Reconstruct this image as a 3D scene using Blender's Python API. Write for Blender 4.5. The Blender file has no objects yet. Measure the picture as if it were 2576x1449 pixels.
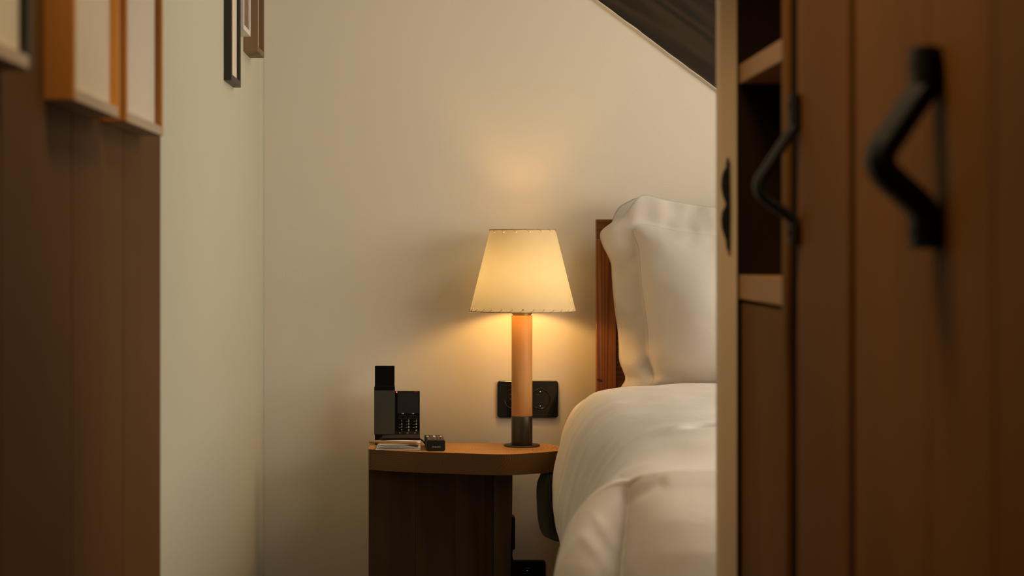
import bpy, bmesh, math, random
from mathutils import Vector, noise, Matrix
random.seed(4)
S = bpy.context.scene
COL = S.collection

# ------------------------------------------------------------ camera, world, lights
F = 4500.0; VX = 1105.0; HY = 627.0; EYE = 1.12        # focal length and vanishing point in 2576x1449 pixels
def at(px, py, Y):                                     # point seen at (px, py) at depth Y
    return Vector(((px-VX)*Y/F, Y, EYE+(HY-py)*Y/F))
cd = bpy.data.cameras.new('camera'); cam = bpy.data.objects.new('camera', cd); COL.objects.link(cam)
cam.location = (0, 0, EYE); cam.rotation_euler = (math.pi/2, 0, 0)
cd.sensor_width = 36; cd.lens = 36*F/2576
cd.shift_x = (1288-VX)/2576; cd.shift_y = -(724.5-HY)/2576
cd.clip_start = .05; cd.clip_end = 50
cd.dof.use_dof = True; cd.dof.focus_distance = 4.5; cd.dof.aperture_fstop = 4.0
S.camera = cam
S.view_settings.view_transform = 'Standard'; S.view_settings.look = 'None'
S.view_settings.gamma = 1; S.view_settings.use_curve_mapping = False
S.view_settings.exposure = 0.0
S.cycles.use_denoising = True
S.cycles.max_bounces = 10; S.cycles.diffuse_bounces = 6
w = bpy.data.worlds.new('world'); S.world = w; w.use_nodes = True
w.node_tree.nodes['Background'].inputs[0].default_value = (.9, .95, 1, 1)
w.node_tree.nodes['Background'].inputs[1].default_value = .05

def lamp(name, kind, loc, rot, power, col, **kw):
    l = bpy.data.lights.new(name, kind); o = bpy.data.objects.new(name, l); COL.objects.link(o)
    o.location = loc; o.rotation_euler = rot; l.energy = power; l.color = col
    for k, v in kw.items(): setattr(l, k, v)
    return o
def aim(o, tgt):
    o.rotation_euler = (Vector(tgt)-o.location).to_track_quat('-Z', 'Y').to_euler()
# daylight through the window in the right wall beyond the bed
sky = lamp('daylight_window', 'AREA', (2.55, 2.40, 1.36), (0, 0, 0), 40, (1, .88, .70), shape='RECTANGLE', size=2.7, size_y=1.05)
aim(sky, (0, 2.40, 1.36))
ceil_fill = lamp('added_ceiling_fill', 'AREA', (1.45, 3.45, 2.50), (0, 0, 0), 9, (1, .88, .72), shape='RECTANGLE', size=.8, size_y=1.0)  # added fill from above, weakens the lampshade's shadow on the wall
# warm ceiling spot of the hallway and the small wall washer above the pictures
hall = lamp('hallway_spot', 'SPOT', (.06, 1.72, 2.375), (0, 0, 0), 62, (1, .74, .42), spot_size=math.radians(102), spot_blend=.35, shadow_soft_size=.22)
wash = lamp('picture_light', 'AREA', (-.395, 1.5, 2.34), (0, 0, 0), 1.5, (1, .58, .25), shape='DISK', size=.05)
aim(wash, (-.44, 2.3, 1.2))

# ------------------------------------------------------------ materials
def mat(name):
    m = bpy.data.materials.new(name); m.use_nodes = True
    nt = m.node_tree; b = nt.nodes['Principled BSDF']
    return m, nt, b
def N(nt, t, **kw):
    n = nt.nodes.new(t)
    for k, v in kw.items():
        if k in n.inputs: n.inputs[k].default_value = v
        else: setattr(n, k, v)
    return n
def ramp(nt, stops):
    r = nt.nodes.new('ShaderNodeValToRGB'); e = r.color_ramp.elements
    while len(e) < len(stops): e.new(.5)
    for i, (p, c) in enumerate(stops): e[i].position = p; e[i].color = (*c, 1)
    return r
def plain(name, col, rough=.5, metal=0, coat=0, vary=.06, scale=40, bump=0, spec=.5):
    m, nt, b = mat(name)
    tc = N(nt, 'ShaderNodeTexCoord'); n = N(nt, 'ShaderNodeTexNoise', Scale=scale, Detail=4)
    nt.links.new(tc.outputs['Object'], n.inputs['Vector'])
    c0 = tuple(max(0, x*(1-vary)) for x in col); c1 = tuple(min(1, x*(1+vary)) for x in col)
    r = ramp(nt, [(.3, c0), (.7, c1)])
    nt.links.new(n.outputs['Fac'], r.inputs[0]); nt.links.new(r.outputs[0], b.inputs['Base Color'])
    b.inputs['Roughness'].default_value = rough; b.inputs['Metallic'].default_value = metal
    b.inputs['Coat Weight'].default_value = coat; b.inputs['Specular IOR Level'].default_value = spec
    if bump:
        bp = N(nt, 'ShaderNodeBump', Strength=bump, Distance=.002)
        nt.links.new(n.outputs['Fac'], bp.inputs['Height']); nt.links.new(bp.outputs[0], b.inputs['Normal'])
    return m
def wood(name, light, dark, grain='Z', ring=60, rough=.5, stretch=10, dist=3.0, knots=0, bump=.15, spec=.3, contrast=1.0, wood_scale=1.0, tilt=0):
    """boards: bands of growth rings stretched along the grain axis, fine fibre and a few knots"""
    m, nt, b = mat(name); L = nt.links.new
    tc = N(nt, 'ShaderNodeTexCoord'); oi = N(nt, 'ShaderNodeObjectInfo')
    off = N(nt, 'ShaderNodeVectorMath', operation='MULTIPLY_ADD'); off.inputs[1].default_value = (1, 1, 1)
    mul = N(nt, 'ShaderNodeMath', operation='MULTIPLY'); mul.inputs[1].default_value = 3.7
    tl = N(nt, 'ShaderNodeMapping'); tl.inputs['Rotation'].default_value = (0, math.radians(tilt), 0); L(tc.outputs['Object'], tl.inputs['Vector'])
    L(oi.outputs['Random'], mul.inputs[0]); L(tl.outputs[0], off.inputs[0]); L(mul.outputs[0], off.inputs[2])
    mp = N(nt, 'ShaderNodeMapping'); s = [wood_scale]*3; s['XYZ'.index(grain)] = wood_scale/stretch
    mp.inputs['Scale'].default_value = s; L(off.outputs[0], mp.inputs['Vector'])
    n1 = N(nt, 'ShaderNodeTexNoise', Scale=3.2, Detail=3, Distortion=.4); L(mp.outputs[0], n1.inputs['Vector'])
    k = N(nt, 'ShaderNodeMath', operation='MULTIPLY'); k.inputs[1].default_value = ring; L(n1.outputs['Fac'], k.inputs[0])
    sn = N(nt, 'ShaderNodeMath', operation='SINE'); L(k.outputs[0], sn.inputs[0])
    mr = N(nt, 'ShaderNodeMapRange'); mr.inputs['From Min'].default_value = -1; L(sn.outputs[0], mr.inputs['Value'])
    mp2 = N(nt, 'ShaderNodeMapping'); s2 = [140]*3; s2['XYZ'.index(grain)] = 5
    mp2.inputs['Scale'].default_value = s2; L(off.outputs[0], mp2.inputs['Vector'])
    n2 = N(nt, 'ShaderNodeTexNoise', Scale=1, Detail=3); L(mp2.outputs[0], n2.inputs['Vector'])
    n3 = N(nt, 'ShaderNodeTexNoise', Scale=2.2, Detail=2); L(off.outputs[0], n3.inputs['Vector'])
    a = N(nt, 'ShaderNodeMath', operation='MULTIPLY_ADD'); a.inputs[1].default_value = .55; L(mr.outputs[0], a.inputs[0]); 
    q = N(nt, 'ShaderNodeMath', operation='MULTIPLY'); q.inputs[1].default_value = .45; L(n2.outputs['Fac'], q.inputs[0]); L(q.outputs[0], a.inputs[2])
    r = ramp(nt, [(.15, light), (.5, tuple((x+y)/2 for x, y in zip(light, dark))), (.85, dark)] if contrast >= 1 else
             [(.1, light), (.95, tuple(x*(1-contrast)+y*contrast for x, y in zip(light, dark)))])
    L(a.outputs[0], r.inputs[0])
    mx = N(nt, 'ShaderNodeMix', data_type='RGBA', blend_type='MULTIPLY'); mx.inputs['Factor'].default_value = .5
    r3 = ramp(nt, [(.3, (.62, .6, .58)), (.7, (1, 1, 1))]); L(n3.outputs['Fac'], r3.inputs[0])
    L(r.outputs[0], mx.inputs['A']); L(r3.outputs[0], mx.inputs['B']); out = mx.outputs['Result']
    if knots:
        mp3 = N(nt, 'ShaderNodeMapping'); s3 = [knots]*3; s3['XYZ'.index(grain)] = knots*.55; mp3.inputs['Scale'].default_value = s3
        L(off.outputs[0], mp3.inputs['Vector'])
        v = N(nt, 'ShaderNodeTexVoronoi', Scale=1); L(mp3.outputs[0], v.inputs['Vector'])
        rk = ramp(nt, [(.05, (.18, .14, .1)), (.11, (1, 1, 1))]); L(v.outputs['Distance'], rk.inputs[0])
        m2 = N(nt, 'ShaderNodeMix', data_type='RGBA', blend_type='MULTIPLY'); m2.inputs['Factor'].default_value = .9
        L(out, m2.inputs['A']); L(rk.outputs[0], m2.inputs['B']); out = m2.outputs['Result']
    L(out, b.inputs['Base Color'])
    b.inputs['Roughness'].default_value = rough; b.inputs['Specular IOR Level'].default_value = spec
    bp = N(nt, 'ShaderNodeBump', Strength=bump, Distance=.001); L(a.outputs[0], bp.inputs['Height']); L(bp.outputs[0], b.inputs['Normal'])
    return m
def plaster(name, col, bump=.25):
    m, nt, b = mat(name); L = nt.links.new
    tc = N(nt, 'ShaderNodeTexCoord')
    n = N(nt, 'ShaderNodeTexNoise', Scale=1.3, Detail=5); L(tc.outputs['Object'], n.inputs['Vector'])
    r = ramp(nt, [(.3, tuple(x*.96 for x in col)), (.7, col)]); L(n.outputs['Fac'], r.inputs[0]); L(r.outputs[0], b.inputs['Base Color'])
    n2 = N(nt, 'ShaderNodeTexNoise', Scale=220, Detail=3); L(tc.outputs['Object'], n2.inputs['Vector'])
    n3 = N(nt, 'ShaderNodeTexNoise', Scale=9, Detail=4); L(tc.outputs['Object'], n3.inputs['Vector'])
    ad = N(nt, 'ShaderNodeMath', operation='MULTIPLY_ADD'); ad.inputs[1].default_value = .25; L(n2.outputs['Fac'], ad.inputs[0]); L(n3.outputs['Fac'], ad.inputs[2])
    bp = N(nt, 'ShaderNodeBump', Strength=bump, Distance=.003); L(ad.outputs[0], bp.inputs['Height']); L(bp.outputs[0], b.inputs['Normal'])
    b.inputs['Roughness'].default_value = .85; b.inputs['Specular IOR Level'].default_value = .2
    return m
def cloth(name, col, transl=.15, weave=900, sheen=.2, crease=.3):
    m, nt, b = mat(name); L = nt.links.new
    tc = N(nt, 'ShaderNodeTexCoord')
    n = N(nt, 'ShaderNodeTexNoise', Scale=14, Detail=5, Distortion=.6); L(tc.outputs['Object'], n.inputs['Vector'])
    r = ramp(nt, [(.3, tuple(x*.97 for x in col)), (.7, col)]); L(n.outputs['Fac'], r.inputs[0]); L(r.outputs[0], b.inputs['Base Color'])
    n2 = N(nt, 'ShaderNodeTexNoise', Scale=weave, Detail=1); L(tc.outputs['Object'], n2.inputs['Vector'])
    ad = N(nt, 'ShaderNodeMath', operation='MULTIPLY_ADD'); ad.inputs[1].default_value = .04; L(n2.outputs['Fac'], ad.inputs[0]); L(n.outputs['Fac'], ad.inputs[2])
    bp = N(nt, 'ShaderNodeBump', Strength=crease, Distance=.008); L(ad.outputs[0], bp.inputs['Height']); L(bp.outputs[0], b.inputs['Normal'])
    b.inputs['Roughness'].default_value = .8; b.inputs['Sheen Weight'].default_value = sheen; b.inputs['Specular IOR Level'].default_value = .15
    if transl:
        t = N(nt, 'ShaderNodeBsdfTranslucent'); L(r.outputs[0], t.inputs['Color'])
        mx = N(nt, 'ShaderNodeMixShader'); mx.inputs[0].default_value = transl
        L(b.outputs[0], mx.inputs[1]); L(t.outputs[0], mx.inputs[2]); L(mx.outputs[0], nt.nodes['Material Output'].inputs['Surface'])
    return m
def emit(name, col, st):
    m, nt, b = mat(name)
    b.inputs['Emission Color'].default_value = (*col, 1); b.inputs['Emission Strength'].default_value = st
    b.inputs['Base Color'].default_value = (*col, 1)
    return m

M = {}
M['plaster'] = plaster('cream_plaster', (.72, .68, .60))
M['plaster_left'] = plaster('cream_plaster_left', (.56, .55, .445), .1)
M['ceiling'] = plaster('white_ceiling', (.7, .66, .6))
M['floor'] = wood('oak_floorboard', (.075, .045, .025), (.05, .03, .016), 'Y', 40)
M['panel_wood'] = wood('brown_hallway_panelling', (.125, .060, .018), (.10, .048, .014), 'Z', 20, contrast=.6, spec=.1, rough=.7)
M['wardrobe'] = wood('larch_wardrobe_board', (.225, .092, .0115), (.150, .058, .0075), 'Z', 30, knots=2.3, contrast=.7, rough=.65, spec=.12)
M['wardrobe_inner'] = wood('larch_wardrobe_carcass', (.50, .27, .10), (.36, .17, .06), 'Y', 38, contrast=.8)
M['wardrobe_dark'] = wood('shade_dark_wardrobe', (.030, .016, .007), (.02, .011, .005), 'Z', 30, spec=.03, rough=.9)  # dark colour stands in for shade inside the bay and between doors
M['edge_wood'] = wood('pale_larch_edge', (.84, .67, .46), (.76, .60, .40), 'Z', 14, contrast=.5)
def ring_wood(name, light, dark, pitch=.0050, lam=.21, rough=.42):
    """glued lamellas whose growth rings run round an axis along Y: arcs on the front, flowing lines on top"""
    m, nt, b = mat(name); L = nt.links.new
    def ma(op, a, c=None, d=None):
        n_ = N(nt, 'ShaderNodeMath', operation=op)
        for i_, v in enumerate((a, c, d)):
            if v is None: continue
            if isinstance(v, (int, float)): n_.inputs[i_].default_value = v
            else: L(v, n_.inputs[i_])
        return n_.outputs[0]
    tc = N(nt, 'ShaderNodeTexCoord'); sp = N(nt, 'ShaderNodeSeparateXYZ'); L(tc.outputs['Object'], sp.inputs[0])
    x, y, z = sp.outputs
    mp = N(nt, 'ShaderNodeMapping'); mp.inputs['Scale'].default_value = (13, 6, 13); L(tc.outputs['Object'], mp.inputs['Vector'])
    nz = N(nt, 'ShaderNodeTexNoise', Scale=1, Detail=2); L(mp.outputs[0], nz.inputs['Vector'])
    nf = N(nt, 'ShaderNodeTexNoise', Scale=60, Detail=3); L(tc.outputs['Object'], nf.inputs['Vector'])
    cell = ma('FLOOR', ma('DIVIDE', ma('ADD', x, .9), lam))
    fx = ma('SUBTRACT', ma('MULTIPLY', ma('FRACT', ma('DIVIDE', ma('ADD', x, .9), lam)), lam), lam*.45)
    wn = N(nt, 'ShaderNodeTexWhiteNoise', noise_dimensions='1D'); L(cell, wn.inputs['W'])
    cz = ma('MULTIPLY_ADD', wn.outputs['Value'], .13, -.055)                 # pith above or below the board
    dz = ma('ADD', ma('SUBTRACT', z, .56), cz)
    dx = ma('MULTIPLY_ADD', y, .10, fx)
    r_ = ma('SQRT', ma('ADD', ma('MULTIPLY', dx, dx), ma('MULTIPLY', dz, dz)))
    r_ = ma('MULTIPLY_ADD', nz.outputs['Fac'], .050, r_); r_ = ma('MULTIPLY_ADD', nf.outputs['Fac'], .0012, r_)
    saw = ma('FRACT', ma('DIVIDE', r_, pitch))
    k = ma('POWER', saw, 2.6)
    rp = ramp(nt, [(.0, light), (.45, tuple(p*.88+q*.12 for p, q in zip(light, dark))), (1, tuple(p*.2+q*.8 for p, q in zip(light, dark)))]); L(k, rp.inputs[0])
    n3 = N(nt, 'ShaderNodeTexNoise', Scale=7, Detail=3); L(tc.outputs['Object'], n3.inputs['Vector'])
    r3 = ramp(nt, [(.35, (.72, .68, .62)), (.62, (1, 1, 1))]); L(n3.outputs['Fac'], r3.inputs[0])
    mx = N(nt, 'ShaderNodeMix', data_type='RGBA', blend_type='MULTIPLY'); mx.inputs['Factor'].default_value = .7
    L(rp.outputs[0], mx.inputs['A']); L(r3.outputs[0], mx.inputs['B'])
    v = N(nt, 'ShaderNodeTexVoronoi', Scale=7.5); L(tc.outputs['Object'], v.inputs['Vector'])
    rk = ramp(nt, [(.06, (.16, .12, .1)), (.13, (1, 1, 1))]); L(v.outputs['Distance'], rk.inputs[0])
    m2 = N(nt, 'ShaderNodeMix', data_type='RGBA', blend_type='MULTIPLY'); m2.inputs['Factor'].default_value = .85
    L(mx.outputs['Result'], m2.inputs['A']); L(rk.outputs[0], m2.inputs['B'])
    # shade of the unlit front put into the colour of all upright faces
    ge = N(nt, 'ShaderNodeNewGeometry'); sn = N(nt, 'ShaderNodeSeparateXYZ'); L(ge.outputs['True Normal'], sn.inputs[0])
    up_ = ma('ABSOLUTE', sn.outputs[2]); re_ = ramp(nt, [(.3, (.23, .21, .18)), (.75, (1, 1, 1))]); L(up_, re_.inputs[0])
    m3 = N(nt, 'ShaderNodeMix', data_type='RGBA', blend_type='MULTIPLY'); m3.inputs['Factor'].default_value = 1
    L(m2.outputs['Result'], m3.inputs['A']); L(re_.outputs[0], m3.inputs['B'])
    L(m3.outputs['Result'], b.inputs['Base Color']); b.inputs['Roughness'].default_value = rough; b.inputs['Specular IOR Level'].default_value = .3
    bp = N(nt, 'ShaderNodeBump', Strength=.25, Distance=.0006); L(k, bp.inputs['Height']); L(bp.outputs[0], b.inputs['Normal'])
    return m
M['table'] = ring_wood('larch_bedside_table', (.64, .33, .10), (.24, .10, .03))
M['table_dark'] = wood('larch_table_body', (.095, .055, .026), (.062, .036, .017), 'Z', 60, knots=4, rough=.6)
M['headboard_v'] = wood('larch_headboard_upright', (.36, .13, .034), (.17, .055, .016), 'Z', 800, stretch=30, rough=.4)
M['headboard_h'] = wood('larch_headboard_crosswise', (.25, .095, .028), (.12, .042, .014), 'X', 800, stretch=30, rough=.4)
M['beam'] = wood('old_dark_beam', (.040, .025, .012), (.014, .009, .006), 'X', 160, stretch=14, rough=.8, bump=.9, tilt=-36.7)
M['lampwood'] = wood('beech_lamp_column', (.70, .37, .14), (.62, .31, .11), 'Z', 12, contrast=.6, rough=.45, bump=.05)
M['frame_oak'] = wood('oak_picture_frame', (.27, .17, .09), (.15, .09, .045), 'Z', 90, rough=.6)
M['frame_orange'] = wood('larch_picture_frame', (.62, .27, .055), (.50, .20, .04), 'Z', 20, contrast=.6)
M['frame_pale'] = wood('limed_frame_rail', (.55, .45, .34), (.48, .38, .28), 'Y', 20, contrast=.5)
M['frame_black'] = plain('black_frame_wood', (.022, .018, .013), .5)
M['frame_white'] = plain('white_frame_wood', (.72, .70, .66), .5)
M['matboard'] = plain('cream_mat_board', (.72, .66, .56), .6, vary=.02)
M['art_brown'] = plain('brown_print', (.20, .12, .07), .6)
M['art_grey'] = plain('grey_print', (.30, .29, .30), .5)
M['iron'] = plain('wrought_iron', (.008, .008, .007), .6, .3, bump=.5, scale=60)
M['black_gloss'] = plain('glossy_black_plastic', (.006, .006, .006), .12, coat=.6, vary=0)
M['black_socket'] = plain('black_socket_enamel', (.005, .006, .006), .16, coat=.3, vary=0)
M['black_matt'] = plain('matt_black_plastic', (.007, .007, .007), .5, vary=0)
M['phone_grey'] = plain('olive_grey_handset_panel', (.040, .040, .030), .42, vary=.04)
M['gunmetal'] = plain('patinated_bronze', (.075, .068, .055), .38, .85, scale=20)
M['brass'] = plain('aged_brass', (.45, .30, .12), .35, .9)
M['steel'] = plain('steel_contact', (.8, .75, .68), .25, 1)
M['print'] = plain('pale_key_lettering', (.75, .70, .62), .5)
M['print_dim'] = plain('grey_lettering', (.26, .26, .25), .5)
M['print_dark'] = plain('faint_lettering', (.07, .07, .065), .5)
M['paper'] = plain('white_paper', (.80, .76, .70), .8, vary=.02)
M['pencilwood'] = wood('cedar_pencil', (.46, .27, .13), (.36, .2, .09), 'X', 20, contrast=.6)
M['linen'] = cloth('white_cotton_duvet', (.78, .745, .72), .05)
M['pillow'] = cloth('white_cotton_pillow', (.82, .785, .75), .34, crease=.3)
M['mattress'] = cloth('mattress_ticking', (.6, .58, .55), 0)
M['olive'] = cloth('dark_olive_blanket', (.065, .062, .040), 0, sheen=.2)
M['red_light'] = emit('red_indicator', (1, .06, .05), 2.5)
M['red_print'] = plain('dark_red_print', (.16, .01, .015), .5)
M['bulb'] = emit('warm_bulb', (1, .53, .14), 80.0)
M['thread'] = plain('raffia_thread', (.40, .30, .17), .7)
def shade_mat():
    m, nt, b = mat('parchment_shade'); L = nt.links.new
    tc = N(nt, 'ShaderNodeTexCoord'); n = N(nt, 'ShaderNodeTexNoise', Scale=26, Detail=5); L(tc.outputs['Object'], n.inputs['Vector'])
    r = ramp(nt, [(.3, (.84, .73, .50)), (.7, (.88, .77, .54))]); L(n.outputs['Fac'], r.inputs[0])
    d = N(nt, 'ShaderNodeBsdfDiffuse'); t = N(nt, 'ShaderNodeBsdfTranslucent')
    L(r.outputs[0], d.inputs['Color'])
    h = N(nt, 'ShaderNodeHueSaturation', Value=.27); h.inputs['Color'].default_value = (.76, .82, .86, 1); L(h.outputs[0], t.inputs['Color'])
    mx = N(nt, 'ShaderNodeMixShader'); mx.inputs[0].default_value = .5
    L(d.outputs[0], mx.inputs[1]); L(t.outputs[0], mx.inputs[2]); L(mx.outputs[0], nt.nodes['Material Output'].inputs['Surface'])
    return m
M['shade'] = shade_mat()

# ------------------------------------------------------------ object helpers
BASE = {}
def thing(name, label, cat, base, group=None):
    o = bpy.data.objects.new(name, None); COL.objects.link(o); o.location = base; o.empty_display_size = .05
    o['label'] = label; o['category'] = cat
    if group: o['group'] = group
    BASE[o.name] = Vector(base); return o
def link(name, bm, m, parent=None, smooth=False, bevel=0, seg=2, label=None, weld=False, subs=0):
    base = BASE.get(parent.name, Vector((0, 0, 0))) if parent else Vector((0, 0, 0))
    bmesh.ops.recalc_face_normals(bm, faces=bm.faces)
    bmesh.ops.translate(bm, verts=bm.verts, vec=-base)
    me = bpy.data.meshes.new(name); bm.to_mesh(me); bm.free()
    ms = m if isinstance(m, (list, tuple)) else [m]
    for k in ms: me.materials.append(k)
    o = bpy.data.objects.new(name, me); COL.objects.link(o)
    BASE[o.name] = base
    if parent: o.parent = parent
    if smooth:
        for p in me.polygons: p.use_smooth = True
    if bevel:
        b = o.modifiers.new('bevel', 'BEVEL'); b.width = bevel; b.segments = seg; b.limit_method = 'ANGLE'; b.angle_limit = math.radians(40)
    if subs:
        b = o.modifiers.new('sub', 'SUBSURF'); b.levels = b.render_levels = subs
    if label: o['label'] = label
    return o
def tag(o, label, cat, group=None):
    o['label'] = label; o['category'] = cat
    if group: o['group'] = group
    return o
def box(bm, x0, x1, y0, y1, z0, z1):
    v = [bm.verts.new(p) for p in ((x0,y0,z0),(x1,y0,z0),(x1,y1,z0),(x0,y1,z0),(x0,y0,z1),(x1,y0,z1),(x1,y1,z1),(x0,y1,z1))]
    for f in ((0,3,2,1),(4,5,6,7),(0,1,5,4),(1,2,6,5),(2,3,7,6),(3,0,4,7)): bm.faces.new([v[i] for i in f])
def bx(*a):
    bm = bmesh.new(); box(bm, *a); return bm
def prism(pts, axis, a, b):                          # polygon extruded along an axis
    bm = bmesh.new()
    def mk(p, t):
        return {'X': (t, p[0], p[1]), 'Y': (p[0], t, p[1]), 'Z': (p[0], p[1], t)}[axis]
    A = [bm.verts.new(mk(p, a)) for p in pts]; B = [bm.verts.new(mk(p, b)) for p in pts]
    bm.faces.new(A); bm.faces.new(B)
    for i in range(len(pts)): bm.faces.new((A[i], A[(i+1) % len(pts)], B[(i+1) % len(pts)], B[i]))
    return bm
def lathe(prof, cx, cy, n=64, bm=None, cap=True):
    bm = bm or bmesh.new(); rings = []
    for r, z in prof:
        rings.append([bm.verts.new((cx+r*math.cos(2*math.pi*i/n), cy+r*math.sin(2*math.pi*i/n), z)) for i in range(n)])
    for a, b in zip(rings, rings[1:]):
        for i in range(n): bm.faces.new((a[i], a[(i+1) % n], b[(i+1) % n], b[i]))
    if cap: bm.faces.new(rings[0]); bm.faces.new(rings[-1])
    return bm
def tube(pts, r, bm=None, n=8, flat=None):
    """round tube, or a flat strap when flat=(width along Y, thickness)"""
    bm = bm or bmesh.new(); rings = []; pts = [Vector(p) for p in pts]
    for i, p in enumerate(pts):
        t = (pts[min(i+1, len(pts)-1)]-pts[max(i-1, 0)]).normalized()
        if flat:
            s = Vector((0, 1, 0)); u = t.cross(s).normalized(); W, T = flat[0]/2, flat[1]/2
            c = .35
            o = [(-W, -T*c), (-W, T*c), (-W*.6, T), (W*.6, T), (W, T*c), (W, -T*c), (W*.6, -T), (-W*.6, -T)]
            rings.append([bm.verts.new(p+s*a+u*b) for a, b in o])
        else:
            up = Vector((0, 0, 1)) if abs(t.z) < .9 else Vector((1, 0, 0))
            s = t.cross(up).normalized(); u = t.cross(s).normalized()
            rr = r[i] if isinstance(r, (list, tuple)) else r
            rings.append([bm.verts.new(p+(s*math.cos(2*math.pi*k/n)+u*math.sin(2*math.pi*k/n))*rr) for k in range(n)])
    m_ = len(rings[0])
    for a, b in zip(rings, rings[1:]):
        for k in range(m_): bm.faces.new((a[k], a[(k+1) % m_], b[(k+1) % m_], b[k]))
    bm.faces.new(rings[0]); bm.faces.new(rings[-1])
    return bm
def spline(P, n=8):                                  # Catmull-Rom through points (tuples of any length)
    P = [tuple(p) for p in P]; out = []
    for i in range(len(P)-1):
        p0 = P[max(i-1, 0)]; p1 = P[i]; p2 = P[i+1]; p3 = P[min(i+2, len(P)-1)]
        for k in range(n):
            t = k/n
            out.append(tuple(.5*(2*b+(-a+c)*t+(2*a-5*b+4*c-d)*t*t+(-a+3*b-3*c+d)*t**3) for a, b, c, d in zip(p0, p1, p2, p3)))
    out.append(P[-1]); return out
def resample(P, n, dense=None):
    P = [Vector(p) for p in P]; L = [0]
    for a, b in zip(P, P[1:]): L.append(L[-1]+(b-a).length)
    out = []; j = 0
    for i in range(n):
        d = L[-1]*i/(n-1)
        if dense: d = dense*i/(.82*(n-1)) if i < .82*(n-1) else dense+(L[-1]-dense)*(i-.82*(n-1))/(.18*(n-1))
        while j < len(P)-2 and L[j+1] < d: j += 1
        t = (d-L[j])/max(1e-9, L[j+1]-L[j]); out.append(P[j].lerp(P[j+1], min(1, max(0, t))))
    return out
def rrect(x0, x1, z0, z1, r, n=6):
    pts = []
    for cx, cz, a0 in ((x1-r, z1-r, 0), (x0+r, z1-r, 90), (x0+r, z0+r, 180), (x1-r, z0+r, 270)):
        for i in range(n+1):
            a = math.radians(a0+90*i/n); pts.append((cx+r*math.cos(a), cz+r*math.sin(a)))
    return pts
def text(name, s, loc, size, m, parent, rot=(math.pi/2, 0, 0), align='CENTER', sx=1.0, bold=0):
    c = bpy.data.curves.new(name, 'FONT'); c.body = s; c.size = size; c.align_x = align; c.align_y = 'CENTER'
    c.extrude = .0001; c.offset = bold; c.materials.append(m)
    o = bpy.data.objects.new(name, c); COL.objects.link(o); o.parent = parent
    o.location = Vector(loc)-BASE[parent.name]; o.rotation_euler = rot; o.scale = (sx, 1, 1)
    BASE[o.name] = Vector(loc); return o
def struct(name, bm, m, **k):
    o = link(name, bm, m, **k); o['kind'] = 'structure'; return o

# ------------------------------------------------------------ setting
YW = 4.76; XL = -.476; XR = 2.60
floor = struct('floor', bx(XL, XR, -.9, YW, -.06, -.002), M['floor'])
i = 0; x = XL+.004
while x < XR-.02:                                     # floorboards
    x1 = min(x+.158, XR-.004); y0 = -.88
    while y0 < YW-.05:
        y1 = min(y0+random.uniform(1.3, 2.1), YW-.004)
        link('floorboard', bx(x, x1, y0, y1, -.002, .012), M['floor'], floor, bevel=.0015, seg=1)
        y0 = y1+.002
    x += .160
# sloped roof line: the beam follows it in front of the back wall
def beam_low(X): return EYE+.655-.746*(X-.428)
def roof(X): return beam_low(X)+.324
ZT = 2.52
wall_back = struct('wall_back', bx(XL-.1, XR+.1, YW, YW+.12, -.06, 2.6), M['plaster'])
# left plaster wall, its far inner corner softly rounded
cr = .012
pts = [(XL-.12, 2.90), (XL, 2.90), (XL, YW-cr)]
pts += [(XL+cr-cr*math.cos(a), YW-cr+cr*math.sin(a)) for a in (.3, .6, .9, 1.2, 1.5)]
pts += [(XL+cr, YW+.02), (XL-.12, YW+.02)]
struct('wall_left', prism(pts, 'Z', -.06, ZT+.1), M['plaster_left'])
# hallway stretch of the left wall: upright wooden panelling boards
hallw = struct('wall_hallway_left', bx(XL-.12, XL-.012, -.9, 2.90, -.06, 2.45), M['panel_wood'])
y = -.9; PX = -.452
for y1 in (-.55, -.2, .15, .5, .85, 1.2, 1.52, 1.84, 2.20, 2.56, 2.905):
    link('plank', bx(XL-.012, PX, y, y1-.003, 0, 2.40), M['panel_wood'], hallw, bevel=.002, seg=1); y = y1
struct('wall_behind', bx(XL, 1.1, -1.0, -.9, -.06, 2.45), M['plaster'])
wr = struct('wall_right', bx(XR, XR+.12, .90, 1.00, -.06, 2.56), M['plaster'])
struct('wall_right_far', bx(XR, XR+.12, 3.80, YW, -.06, 2.56), M['plaster'])
struct('wall_right_sill', bx(XR, XR+.12, 1.00, 3.80, -.06, .80), M['plaster'])
struct('wall_right_lintel', bx(XR, XR+.12, 1.00, 3.80, 1.95, 2.56), M['plaster'])
wf = struct('window_1', bx(XR+.055, XR+.065, 1.05, 3.75, .85, 1.90), emit('glowing_pane', (1, .93, .84), .8))
for a in ((1.00, 3.80, .80, .85), (1.00, 3.80, 1.90, 1.95), (1.00, 1.05, .85, 1.90), (3.75, 3.80, .85, 1.90), (1.92, 1.96, .85, 1.90), (2.84, 2.88, .85, 1.90)):
    link('window_frame', bx(XR+.04, XR+.09, *a), M['edge_wood'], wf, bevel=.002)
struct('wall_partition', bx(1.12, XR+.12, .80, .90, -.06, 2.56), M['plaster'])
struct('wall_hallway_right', bx(1.02, 1.12, -.9, 2.6, -.06, 2.45), M['plaster'])
struct('ceiling', prism([(XL-.12, 2.60), (1.12, 2.60), (1.12, .80), (XR+.12, .80), (XR+.12, YW+.12), (XL-.12, YW+.12)], 'Z', ZT, ZT+.08), M['ceiling'])
struct('ceiling_hallway', bx(XL-.12, 1.12, -1.0, 2.60, 2.40, 2.48), M['ceiling'])
struct('wall_bulkhead', bx(XL-.12, 1.12, 2.60, 2.66, 2.40, ZT+.05), M['plaster'])

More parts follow.
